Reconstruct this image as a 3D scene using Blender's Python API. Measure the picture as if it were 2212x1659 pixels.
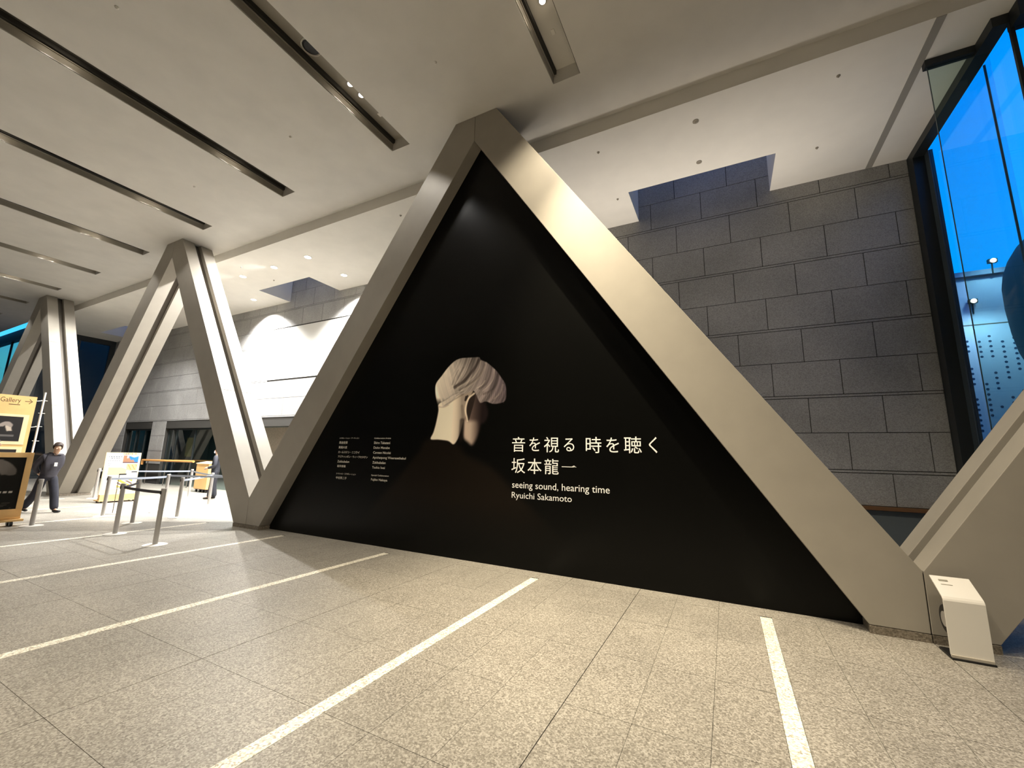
import bpy, bmesh, math, random
import numpy as np
from mathutils import Vector, Matrix
R_ = math.radians
random.seed(7)
for o in list(bpy.data.objects): bpy.data.objects.remove(o)
SC = bpy.context.scene
COL = SC.collection
# ------------------------------------------------------------------ camera
cam_d = bpy.data.cameras.new('camera'); cam = bpy.data.objects.new('camera', cam_d); COL.objects.link(cam)
cam_d.sensor_fit = 'HORIZONTAL'; cam_d.sensor_width = 36; cam_d.lens = 888.366/2212*36
cam_d.clip_start = .05; cam_d.clip_end = 500
def cam_axes(yaw, pitch, roll):
    f = Vector((math.sin(yaw)*math.cos(pitch), math.cos(yaw)*math.cos(pitch), math.sin(pitch)))
    r = Vector((math.cos(yaw), -math.sin(yaw), 0)); u = r.cross(f)
    return math.cos(roll)*r+math.sin(roll)*u, -math.sin(roll)*r+math.cos(roll)*u, f
cr, cu, cf = cam_axes(-.478035, .175346, .023912)
M = Matrix.Identity(4)
for i in range(3):
    M[i][0], M[i][1], M[i][2] = cr[i], cu[i], -cf[i]
M.translation = (0, 0, 1.55)
cam.matrix_world = M
SC.camera = cam
# ------------------------------------------------------------------ view, world
SC.view_settings.view_transform = 'Standard'; SC.view_settings.look = 'None'
SC.view_settings.exposure = 0; SC.view_settings.gamma = 1; SC.view_settings.use_curve_mapping = False
w = bpy.data.worlds.new('dusk'); SC.world = w; w.use_nodes = True
nt = w.node_tree; nt.nodes.clear()
tc = nt.nodes.new('ShaderNodeTexCoord'); sp = nt.nodes.new('ShaderNodeSeparateXYZ'); rp = nt.nodes.new('ShaderNodeValToRGB')
bg = nt.nodes.new('ShaderNodeBackground'); wo = nt.nodes.new('ShaderNodeOutputWorld')
nt.links.new(tc.outputs['Generated'], sp.inputs[0]); nt.links.new(sp.outputs['Z'], rp.inputs[0])
nt.links.new(rp.outputs[0], bg.inputs[0]); nt.links.new(bg.outputs[0], wo.inputs[0])
el = rp.color_ramp.elements
el[0].position = 0.0; el[0].color = (.10, .62, .85, 1)
el[1].position = 1.0; el[1].color = (0, .19, .95, 1)
for pos, c in ((.13, (.12, .85, 1.05, 1)), (.26, (.0, .50, 1.6, 1)), (.55, (.0, .41, 1.6, 1))):
    e = el.new(pos); e.color = c
bg.inputs[1].default_value = 1.0

def area(name, loc, rot, size, energy, color):
    d = bpy.data.lights.new(name, 'AREA'); d.energy = energy; d.color = color; d.shape = 'RECTANGLE'
    d.size, d.size_y = size; o = bpy.data.objects.new(name, d); o.location = loc; o.rotation_euler = rot; COL.objects.link(o); return o
def spot(name, loc, target, energy, color, ang=100, blend=.4, rad=.05):
    d = bpy.data.lights.new(name, 'SPOT'); d.energy = energy; d.color = color; d.spot_size = R_(ang); d.spot_blend = blend; d.shadow_soft_size = rad
    o = bpy.data.objects.new(name, d); o.location = loc
    o.rotation_euler = (Vector(target)-Vector(loc)).to_track_quat('-Z', 'Y').to_euler(); COL.objects.link(o); return o
WARM = (1, .90, .765); NEUT = (1, .98, .95)
SLOT_X = [-1.905-3.4333*k for k in range(-1, 9)]
GROUP_Y = [4.13, 1.57, -1.0, -3.6]
# lamps recessed in the ceiling slots (one light per visible pair of downlights)
for n_, sx in enumerate(sorted(SLOT_X, reverse=True)):
    e = (340, 440, 85, 72, 70, 90, 90, 90, 90, 90)[n_]
    colr = (1, .87, .66) if n_ < 2 else (1, .965, .91)
    for g_, gy in enumerate(GROUP_Y):
        for dy in (-.12, .12):
            spot('slot_lamp_light', (sx+.03, gy+dy, 7.70), (sx+.03, gy+dy, 0), e*((1, .68, .6, .5) if n_ < 2 else (1, .45, .4, .3))[g_], colr, 108, .22 if n_ > 1 else .6, .03)
spot('slot_lamp_light', (-1.88, 4.25, 7.70), (-1.5, 4.85, 0), 3200, (1, .86, .62), 52, .9, .03)
# adjustable spots in the pale ceiling of the left bay
BAY = [(-13.88, 7.25, 3600, (-17.0, 5.6, 1.5)), (-12.24, 7.25, 3600, (-15.5, 5.6, 1.5)), (-10.65, 7.25, 3000, (-11.0, 6.0, 0)),
       (-10.67, 8.58, 6000, (-10.7, 9.3, 0)), (-15.67, 8.68, 6000, (-15.5, 9.4, 0)), (-20.3, 7.25, 3200, (-22.6, 5.6, 0))]
for x, y, e, t in BAY:
    spot('bay_spot_light', (x, y, 7.19), t, e, NEUT, 124 if y > 8 else 132, .8 if y > 8 else .9, .05)

bu = area('added_lobby_fill', (-19.5, 11.2, 2.55), (0, 0, 0), (5, .6), 260, (.93, 1, .95))  # unseen area light added to brighten the room behind the entrance glass
spot('added_facade_light', (7.03, 15.2, 7.6), (6.7, 16, 4.5), 130, (.50, .88, 1), 110, .9, .1)  # added lights that brighten the facade, set near the lamp reflections
spot('added_facade_light', (6.5, 15.0, 6.2), (7.0, 16, 2.5), 220, (.50, .88, 1), 130, .9, .1)
bu = area('added_bay_fill', (-1.0, 8.45, .22), (math.pi, 0, 0), (6.4, .5), 42, (1, .90, .78)); bu.data.spread = R_(46)  # unseen fill added to light the right bay ceiling

# ------------------------------------------------------------------ helpers
def tag(o, label=None, cat=None, group=None, kind=None):
    if label: o['label'] = label
    if cat: o['category'] = cat
    if group: o['group'] = group
    if kind: o['kind'] = kind
    return o
def empty(name, loc, label, cat, group=None, rz=0):
    o = bpy.data.objects.new(name, None); o.empty_display_size = .1; o.location = loc; o.rotation_euler = (0, 0, rz); COL.objects.link(o)
    return tag(o, label, cat, group)
class MB:
    def __init__(s): s.v = []; s.f = []
    def box(s, x0, x1, y0, y1, z0, z1):
        n = len(s.v)
        s.v += [(x0,y0,z0),(x1,y0,z0),(x1,y1,z0),(x0,y1,z0),(x0,y0,z1),(x1,y0,z1),(x1,y1,z1),(x0,y1,z1)]
        s.f += [tuple(n+i for i in q) for q in ((3,2,1,0),(4,5,6,7),(0,1,5,4),(1,2,6,5),(2,3,7,6),(3,0,4,7))]; return s
    def prism(s, poly, y0, y1):      # poly in (x,z)
        a = sum(poly[i][0]*poly[(i+1) % len(poly)][1]-poly[(i+1) % len(poly)][0]*poly[i][1] for i in range(len(poly)))
        if a < 0: poly = poly[::-1]
        n = len(s.v); k = len(poly)
        s.v += [(p[0], y0, p[1]) for p in poly]+[(p[0], y1, p[1]) for p in poly]
        s.f.append(tuple(n+i for i in range(k))); s.f.append(tuple(n+k+i for i in reversed(range(k))))
        for i in range(k):
            j = (i+1) % k; s.f.append((n+j, n+i, n+k+i, n+k+j))
        return s
    def prismz(s, poly, z0, z1):     # poly in (x,y)
        a = sum(poly[i][0]*poly[(i+1) % len(poly)][1]-poly[(i+1) % len(poly)][0]*poly[i][1] for i in range(len(poly)))
        if a < 0: poly = poly[::-1]
        n = len(s.v); k = len(poly)
        s.v += [(p[0], p[1], z0) for p in poly]+[(p[0], p[1], z1) for p in poly]
        s.f.append(tuple(n+i for i in reversed(range(k)))); s.f.append(tuple(n+k+i for i in range(k)))
        for i in range(k):
            j = (i+1) % k; s.f.append((n+i, n+j, n+k+j, n+k+i))
        return s
    def prismx(s, poly, x0, x1):     # poly in (y,z)
        n0 = len(s.v); s.prismz([(p[0], p[1]) for p in poly], 0, 1)
        for i in range(n0, len(s.v)):
            a, b, c = s.v[i]; s.v[i] = (x0 if c == 0 else x1, a, b)
        return s
    def tube(s, a, b, r, r2=None, n=16, cap=True):
        a = Vector(a); b = Vector(b); r2 = r if r2 is None else r2; d = (b-a).normalized()
        u = d.orthogonal().normalized(); v = d.cross(u); m = len(s.v)
        for p, rr in ((a, r), (b, r2)):
            for i in range(n):
                t = 2*math.pi*i/n; s.v.append(tuple(p+u*math.cos(t)*rr+v*math.sin(t)*rr))
        for i in range(n):
            j = (i+1) % n; s.f.append((m+i, m+j, m+n+j, m+n+i))
        if cap: s.f.append(tuple(m+i for i in reversed(range(n)))); s.f.append(tuple(m+n+i for i in range(n)))
        return s
    def lathe(s, prof, n=24, c=(0, 0, 0)):
        m = len(s.v)
        for r, z in prof:
            for i in range(n):
                t = 2*math.pi*i/n; s.v.append((c[0]+r*math.cos(t), c[1]+r*math.sin(t), c[2]+z))
        for k in range(len(prof)-1):
            for i in range(n):
                j = (i+1) % n; s.f.append((m+k*n+i, m+k*n+j, m+(k+1)*n+j, m+(k+1)*n+i))
        s.f.append(tuple(m+i for i in reversed(range(n)))); s.f.append(tuple(m+(len(prof)-1)*n+i for i in range(n)))
        return s
    def mesh(s, name, mat):
        me = bpy.data.meshes.new(name); me.from_pydata(s.v, [], s.f); me.update()
        if mat: me.materials.append(mat)
        return me
    def build(s, name, mat, parent=None, bevel=0, smooth=False, loc=None):
        o = bpy.data.objects.new(name, s.mesh(name, mat)); COL.objects.link(o)
        if parent: o.parent = parent
        if loc: o.location = loc
        if smooth:
            o.data.polygons.foreach_set('use_smooth', [True]*len(o.data.polygons))
            try: o.data.set_sharp_from_angle(angle=R_(40))
            except Exception: pass
        if bevel:
            b = o.modifiers.new('bevel', 'BEVEL'); b.width = bevel; b.segments = 2; b.limit_method = 'ANGLE'
        return o
def sh(mesh_owner): return mesh_owner

def srgb(r, g, b): 
    f = lambda c: (c/255/12.92) if c/255 <= .04045 else ((c/255+.055)/1.055)**2.4
    return (f(r), f(g), f(b), 1)
def mat(name, col, rough=.6, metal=0, var=0, scale=4, bump=0, bscale=60, spec=.5, emit=None, estr=1, coat=0):
    m = bpy.data.materials.new(name); m.use_nodes = True; nt = m.node_tree; b = nt.nodes['Principled BSDF']
    b.inputs['Base Color'].default_value = col; b.inputs['Roughness'].default_value = rough; b.inputs['Metallic'].default_value = metal
    b.inputs['Specular IOR Level'].default_value = spec
    if coat: b.inputs['Coat Weight'].default_value = coat; b.inputs['Coat Roughness'].default_value = .15
    tc = nt.nodes.new('ShaderNodeTexCoord')
    if var:
        n = nt.nodes.new('ShaderNodeTexNoise'); n.inputs['Scale'].default_value = scale; n.inputs['Detail'].default_value = 6
        rp = nt.nodes.new('ShaderNodeValToRGB'); rp.color_ramp.elements[0].position = .3; rp.color_ramp.elements[1].position = .7
        rp.color_ramp.elements[0].color = tuple(c*(1-var) for c in col[:3])+(1,)
        rp.color_ramp.elements[1].color = tuple(min(1, c*(1+var)) for c in col[:3])+(1,)
        nt.links.new(tc.outputs['Object'], n.inputs['Vector']); nt.links.new(n.outputs['Fac'], rp.inputs[0]); nt.links.new(rp.outputs[0], b.inputs['Base Color'])
    if bump:
        n = nt.nodes.new('ShaderNodeTexNoise'); n.inputs['Scale'].default_value = bscale; n.inputs['Detail'].default_value = 4
        bp = nt.nodes.new('ShaderNodeBump'); bp.inputs['Strength'].default_value = bump; bp.inputs['Distance'].default_value = .01
        nt.links.new(tc.outputs['Object'], n.inputs['Vector']); nt.links.new(n.outputs['Fac'], bp.inputs['Height']); nt.links.new(bp.outputs[0], b.inputs['Normal'])
    if emit:
        b.inputs['Emission Color'].default_value = emit; b.inputs['Emission Strength'].default_value = estr
    return m
def stone(name, base, lo, hi, scale, rough, joint=False, amount=1.0):
    """granite: voronoi/noise flecks of darker and lighter grains in world space"""
    m = bpy.data.materials.new(name); m.use_nodes = True; nt = m.node_tree; b = nt.nodes['Principled BSDF']
    g = nt.nodes.new('ShaderNodeNewGeometry')
    n1 = nt.nodes.new('ShaderNodeTexVoronoi'); n1.inputs['Scale'].default_value = scale
    n2 = nt.nodes.new('ShaderNodeTexNoise'); n2.inputs['Scale'].default_value = scale*.55; n2.inputs['Detail'].default_value = 5; n2.inputs['Roughness'].default_value = .7
    n3 = nt.nodes.new('ShaderNodeTexNoise'); n3.inputs['Scale'].default_value = .9; n3.inputs['Detail'].default_value = 3
    for n in (n1, n2, n3): nt.links.new(g.outputs['Position'], n.inputs['Vector'])
    sep = nt.nodes.new('ShaderNodeSeparateColor'); nt.links.new(n1.outputs['Color'], sep.inputs[0])
    add = nt.nodes.new('ShaderNodeMath'); add.operation = 'ADD'; nt.links.new(sep.outputs[0], add.inputs[0]); nt.links.new(n2.outputs['Fac'], add.inputs[1])
    hf = nt.nodes.new('ShaderNodeMath'); hf.operation = 'MULTIPLY'; hf.inputs[1].default_value = .5; nt.links.new(add.outputs[0], hf.inputs[0])
    rp = nt.nodes.new('ShaderNodeValToRGB'); e = rp.color_ramp.elements
    e[0].position = .22; e[0].color = lo; e[1].position = .8; e[1].color = hi; k = e.new(.5); k.color = base
    nt.links.new(hf.outputs[0], rp.inputs[0])
    mx = nt.nodes.new('ShaderNodeMix'); mx.data_type = 'RGBA'; mx.blend_type = 'MULTIPLY'; mx.inputs[0].default_value = 1
    r2 = nt.nodes.new('ShaderNodeValToRGB'); r2.color_ramp.elements[0].color = (.86, .86, .86, 1); r2.color_ramp.elements[1].color = (1.08, 1.08, 1.08, 1)
    r2.color_ramp.elements[0].position = .35; r2.color_ramp.elements[1].position = .65
    nt.links.new(n3.outputs['Fac'], r2.inputs[0]); nt.links.new(rp.outputs[0], mx.inputs[6]); nt.links.new(r2.outputs[0], mx.inputs[7]); nt.links.new(mx.outputs[2], b.inputs['Base Color'])
    b.inputs['Roughness'].default_value = rough
    return m
def glass(name, tint, refl=.08, rough=0.0):
    m = bpy.data.materials.new(name); m.use_nodes = True; nt = m.node_tree; nt.nodes.clear()
    t = nt.nodes.new('ShaderNodeBsdfTransparent'); t.inputs[0].default_value = tint
    g = nt.nodes.new('ShaderNodeBsdfGlossy'); g.inputs['Roughness'].default_value = rough
    lw = nt.nodes.new('ShaderNodeLayerWeight'); lw.inputs[0].default_value = .5
    fr = nt.nodes.new('ShaderNodeMath'); fr.operation = 'POWER'; fr.inputs[1].default_value = 5; nt.links.new(lw.outputs['Facing'], fr.inputs[0])
    ad = nt.nodes.new('ShaderNodeMath'); ad.operation = 'ADD'; ad.inputs[1].default_value = refl; ad.use_clamp = True
    mx = nt.nodes.new('ShaderNodeMixShader'); o = nt.nodes.new('ShaderNodeOutputMaterial')
    nt.links.new(fr.outputs[0], ad.inputs[0]); nt.links.new(ad.outputs[0], mx.inputs[0]); nt.links.new(t.outputs[0], mx.inputs[1]); nt.links.new(g.outputs[0], mx.inputs[2]); nt.links.new(mx.outputs[0], o.inputs[0])
    return m
def emis(name, col, s):
    m = bpy.data.materials.new(name); m.use_nodes = True; nt = m.node_tree; nt.nodes.clear()
    e = nt.nodes.new('ShaderNodeEmission'); e.inputs[0].default_value = col; e.inputs[1].default_value = s
    o = nt.nodes.new('ShaderNodeOutputMaterial'); nt.links.new(e.outputs[0], o.inputs[0]); return m

FL = stone('floor_granite', srgb(142, 137, 127), srgb(108, 103, 94), srgb(178, 173, 163), 110, .42)
FLW = stone('white_granite', srgb(232, 226, 208), srgb(150, 142, 124), srgb(250, 246, 235), 90, .45)
BR = stone('wall_granite', srgb(158, 157, 155), srgb(138, 136, 133), srgb(174, 173, 170), 90, .75)
PL = stone('plinth_granite', srgb(128, 118, 104), srgb(100, 92, 80), srgb(150, 142, 128), 80, .6)
JOINT = mat('joint_dark', srgb(52, 50, 46), .9)
CEIL = mat('ceiling_paint', srgb(216, 212, 205), .62, 0, .05, 1.6)
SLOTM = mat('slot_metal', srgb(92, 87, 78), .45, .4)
SLOT_SHADE = mat('slot_shade_tone', srgb(84, 80, 72), .5, .1)  # dark tone carries the shade inside the slots
WHITE = mat('white_plaster', srgb(232, 228, 220), .8, 0, .03, 2)
PANEL = mat('white_panel_paint', srgb(226, 226, 222), .7)
LEG = mat('bronze_silver_cladding', srgb(164, 158, 147), .54, .12, .04, 3)
SEAM = mat('seam_dark', srgb(88, 82, 74), .6)
FRAME = mat('dark_frame', srgb(38, 42, 44), .45, .2)
BLACK = mat('black_plastic', srgb(20, 20, 22), .4)
CHROME = mat('brushed_steel', srgb(196, 192, 188), .35, .45)
WHMET = mat('white_metal', srgb(232, 228, 220), .35)
WOOD = mat('light_wood', srgb(226, 184, 122), .5, 0, .08, 3)
WOOD2 = mat('pale_wood', srgb(238, 212, 168), .5, 0, .05, 3)
BRONZE = mat('bronze', srgb(120, 86, 56), .45, .3)
GL = glass('clear_glass', (.97, .98, .99, 1), .01)
GLG = glass('green_glass', (.84, .93, .90, 1), .02)
GLD = glass('door_glass', (.55, .64, .63, 1), .16)
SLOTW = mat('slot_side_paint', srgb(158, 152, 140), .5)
LAMP = emis('lamp_glow', (1, .86, .66, 1), 30)
LAMPN = emis('lamp_glow_neutral', (1, .95, .86, 1), 30)
POLYS={'hair': [(-4.32, 2.744), (-4.203, 2.881), (-4.086, 3.011), (-3.955, 3.11), (-3.836, 3.146), (-3.703, 3.145), (-3.572, 3.139), (-3.476, 3.132), (-3.442, 3.088), (-3.333, 3.034), (-3.243, 2.967), (-3.136, 2.871), (-3.048, 2.758), (-2.986, 2.669), (-2.959, 2.552), (-2.967, 2.417), (-3.036, 2.368), (-3.19, 2.358), (-3.313, 2.399), (-3.411, 2.382), (-3.45, 2.416), (-3.519, 2.538), (-3.572, 2.584), (-3.698, 2.547), (-3.854, 2.521), (-3.956, 2.436), (-4.046, 2.373), (-4.126, 2.342), (-4.236, 2.346), (-4.285, 2.45), (-4.323, 2.589)], 'neck': [(-4.24, 2.391), (-4.093, 2.464), (-3.936, 2.558), (-3.754, 2.616), (-3.572, 2.595), (-3.618, 2.488), (-3.635, 2.315), (-3.681, 2.208), (-3.727, 2.101), (-3.77, 1.94), (-3.827, 1.801), (-3.901, 1.726), (-4.009, 1.779), (-4.2, 1.8), (-4.366, 1.809), (-4.318, 1.922), (-4.274, 2.077), (-4.239, 2.278)], 'cheek': [(-3.739, 2.34), (-3.646, 2.533), (-3.545, 2.561), (-3.415, 2.457), (-3.311, 2.346), (-3.269, 2.197), (-3.325, 2.073), (-3.384, 2.042), (-3.428, 1.906), (-3.484, 1.781), (-3.555, 1.718), (-3.633, 1.77), (-3.713, 1.844), (-3.722, 2.015)], 'ear': [(-3.582, 2.541), (-3.518, 2.527), (-3.537, 2.398), (-3.581, 2.248), (-3.625, 2.11), (-3.661, 2.11), (-3.676, 2.229), (-3.669, 2.359), (-3.63, 2.467)], 'jaw': [(-3.707, 2.09), (-3.624, 2.099), (-3.46, 2.086), (-3.429, 1.938), (-3.485, 1.802), (-3.543, 1.729), (-3.607, 1.76), (-3.694, 1.844)]}
STROKES=[([(-3.598, 3.13), (-3.657, 3.022), (-3.716, 2.892), (-3.815, 2.764), (-3.917, 2.681)], 0.016, -0.35), ([(-3.48, 3.086), (-3.539, 2.979), (-3.637, 2.864), (-3.761, 2.75), (-3.929, 2.659)], 0.03, -0.6), ([(-3.362, 2.998), (-3.408, 2.881), (-3.504, 2.777), (-3.654, 2.688), (-3.833, 2.609)], 0.02, -0.35), ([(-3.441, 3.06), (-3.473, 2.941), (-3.557, 2.825), (-3.682, 2.734), (-3.875, 2.656)], 0.014, 0.25), ([(-3.339, 3.029), (-3.384, 2.912), (-3.467, 2.797), (-3.603, 2.696), (-3.792, 2.596)], 0.02, 0.2), ([(-3.774, 2.987), (-3.846, 2.856), (-3.919, 2.726), (-3.943, 2.671)], 0.012, -0.3), ([(-3.878, 2.949), (-3.939, 2.829), (-3.985, 2.707)], 0.01, -0.25), ([(-3.237, 2.955), (-3.256, 2.815), (-3.325, 2.69), (-3.446, 2.61)], 0.02, -0.3), ([(-3.11, 2.827), (-3.13, 2.689), (-3.223, 2.577), (-3.368, 2.52)], 0.02, -0.3), ([(-3.186, 2.908), (-3.193, 2.768), (-3.274, 2.654), (-3.382, 2.574)], 0.012, 0.2), ([(-3.021, 2.65), (-3.065, 2.526), (-3.169, 2.436)], 0.016, 0.15), ([(-3.352, 2.735), (-3.399, 2.673), (-3.497, 2.624)], 0.008, 0.3), ([(-4.227, 2.413), (-4.093, 2.464), (-3.936, 2.547), (-3.752, 2.582)], 0.012, -0.15), ([(-4.114, 2.364), (-4.008, 2.416), (-3.904, 2.468), (-3.75, 2.538)], 0.016, -0.22), ([(-4.236, 2.346), (-4.126, 2.337), (-4.033, 2.372)], 0.012, -0.15), ([(-3.544, 2.539), (-3.643, 2.467), (-3.689, 2.36), (-3.697, 2.262), (-3.665, 2.154), (-3.65, 2.1)], 0.018, 0.75), ([(-3.67, 2.501), (-3.706, 2.437), (-3.696, 2.491)], 0.02, -0.9), ([(-3.753, 2.101), (-3.758, 1.962), (-3.762, 1.802)], 0.05, -0.6), ([(-3.766, 2.341), (-3.747, 2.231), (-3.734, 2.123)], 0.03, -0.2)]
SHOULDER=[(-6.257, -0.492), (-5.789, 0.339), (-5.013, 1.168), (-4.596, 1.604), (-4.463, 1.798), (-4.129, 1.798), (-3.804, 1.711), (-3.619, 1.547), (-3.193, 1.382), (-2.79, 1.064), (-2.276, 0.656), (-1.874, 0.339), (-1.505, 0.046), (-2.476, 0.013), (-3.625, 0.006), (-5.004, 0.004)]
TITLE=[('音', -2.838, -2.623, 1.626, 1.845), ('を', -2.555, -2.385, 1.64, 1.835), ('視', -2.322, -2.093, 1.625, 1.844), ('る', -2.022, -1.867, 1.644, 1.826), ('時', -1.703, -1.486, 1.627, 1.844), ('を', -1.42, -1.251, 1.639, 1.835), ('聴', -1.188, -0.961, 1.632, 1.848), ('く', -0.871, -0.769, 1.64, 1.843), ('坂', -2.839, -2.614, 1.317, 1.534), ('本', -2.576, -2.355, 1.316, 1.534), ('龍', -2.313, -2.096, 1.32, 1.535)]
LATIN=[('seeing sound, hearing time', -2.821, -1.384, 1.107, 1.199), ('Ryuichi Sakamoto', -2.824, -1.905, 0.963, 1.047)]
CREDITS=[('コラボレーション・アーティスト', -6.538, -6.015, 1.809, 1.839), ('高谷史郎', -6.532, -6.31, 1.717, 1.767), ('真鍋大度', -6.537, -6.31, 1.629, 1.677), ('カールステン・ニコライ', -6.536, -5.978, 1.54, 1.587), ('アピチャッポン・ウィーラセタクン', -6.533, -5.765, 1.46, 1.503), ('Zakkubalan', -6.535, -6.221, 1.37, 1.412), ('岩井俊雄', -6.531, -6.307, 1.284, 1.328), ('スペシャル・コラボレーション', -6.538, -6.025, 1.151, 1.184), ('中谷芙二子', -6.531, -6.252, 1.068, 1.115), ('Collaboration Artists', -5.638, -5.242, 1.812, 1.836), ('Shiro Takatani', -5.637, -5.253, 1.721, 1.765), ('Daito Manabe', -5.637, -5.253, 1.636, 1.677), ('Carsten Nicolai', -5.638, -5.223, 1.549, 1.589), ('Apichatpong Weerasethakul', -5.641, -4.872, 1.462, 1.502), ('Zakkubalan', -5.637, -5.323, 1.374, 1.416), ('Toshio Iwai', -5.635, -5.332, 1.288, 1.328), ('Special Collaboration', -5.638, -5.228, 1.16, 1.185), ('Fujiko Nakaya', -5.638, -5.254, 1.079, 1.118)]
# ------------------------------------------------------------------ floor
XA, XB = -50.0, 14.0
f = MB().box(XA, XB, -6, 9.9, -.3, -.012).build('floor', JOINT); tag(f, kind='structure')
PX, PY0 = .4292, .345
def tile_x(k): return -2.3125+PX*k
tile_cache = {}
stuff = MB()
k0, k1 = -24, 12
rows = [.345+.82*i for i in range(6)]+[5.265]
for k in range(-111, 37):
    xa, xb = tile_x(k)+(.003 if k % 6 == 3 else .0012), tile_x(k+1)-(.003 if k % 6 == 2 else .0012)
    a_white, b_white = (k % 6 == 0), ((k+1) % 6 == 0)
    for i in range(-8, 12):
        ya = .345+.82*i; yb = ya+.82
        stripe = yb <= 5.3
        x0 = xa+(.0535 if a_white and stripe else 0); x1 = xb-(.0535 if b_white and stripe else 0)
        if k0 <= k < k1 and 0 <= i <= 6:
            key = (round(x1-x0, 4), 1)
            if key not in tile_cache:
                hx, hy = (x1-x0)/2, .82/2-.0015; tile_cache[key] = MB().box(-hx, hx, -hy, hy, -.012, 0).mesh('tile', FL)
            o = bpy.data.objects.new('tile', tile_cache[key]); o.location = ((x0+x1)/2, (ya+yb)/2, random.uniform(-.0006, 0)); o.parent = f; COL.objects.link(o)
        else:
            stuff.box(x0, x1, ya+.0015, yb-.0015, -.012, -.0003)
s_ = stuff.build('distant_tiles', FL, f); tag(s_, kind='stuff')
for k in range(-108, 37, 6):
    x = tile_x(k)
    MB().box(x-.052, x+.052, -6, 5.24, -.012, .0002).build('white_stone_strip', FLW, f)
# ------------------------------------------------------------------ ceilings
c = MB()
edges = [XA]
for sx in sorted(SLOT_X): edges += [sx-.225, sx+.225]
edges.append(XB)
for i in range(0, len(edges), 2): c.box(edges[i], edges[i+1], -6, 5.31, 7.49, 7.95)
c.box(XA, XB, 5.31, 6.307, 7.49, 7.95)
ceil = c.build('ceiling', CEIL); tag(ceil, kind='structure')
WELLS = [(-27.6, -24.9), (-14.57, -11.86), (-1.54, 1.15)]
cw = MB().box(-29.3, 3.5, 6.307, 8.205, 7.22, 7.75)
xs = -29.3
for a, b in WELLS:
    cw.box(xs, a, 8.205, 9.43, 7.22, 7.75); xs = b
    cw.box(a-.1, a, 8.205, 9.43, 7.75, 9.6).box(b, b+.1, 8.205, 9.43, 7.75, 9.6).box(a, b, 8.105, 8.205, 7.75, 9.6)
cw.box(xs, 3.5, 8.205, 9.43, 7.22, 7.75)
tag(cw.build('ceiling', WHITE), kind='structure')
tag(MB().box(2.73, 2.83, 6.31, 9.42, 7.212, 7.2205).build('trim_gap_shade', mat('gap_shade_grey', srgb(150, 146, 138), .6)), kind='structure')  # grey strip standing for the shade in a ceiling gap
for a, b in WELLS:
    w_ = MB().box(a-.1, b+.1, 8.105, 8.2, 9.6, 9.7).box(a-.1, b+.1, 9.4, 9.7, 9.6, 9.7).box(a-.1, a, 8.2, 9.4, 9.6, 9.7).box(b, b+.1, 8.2, 9.4, 9.6, 9.7).build('window_%d' % (3+WELLS.index((a, b))), FRAME)
    tag(w_, kind='structure'); MB().box(a, b, 8.2, 9.4, 9.64, 9.66).build('glass_pane', GL, w_)
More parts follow.
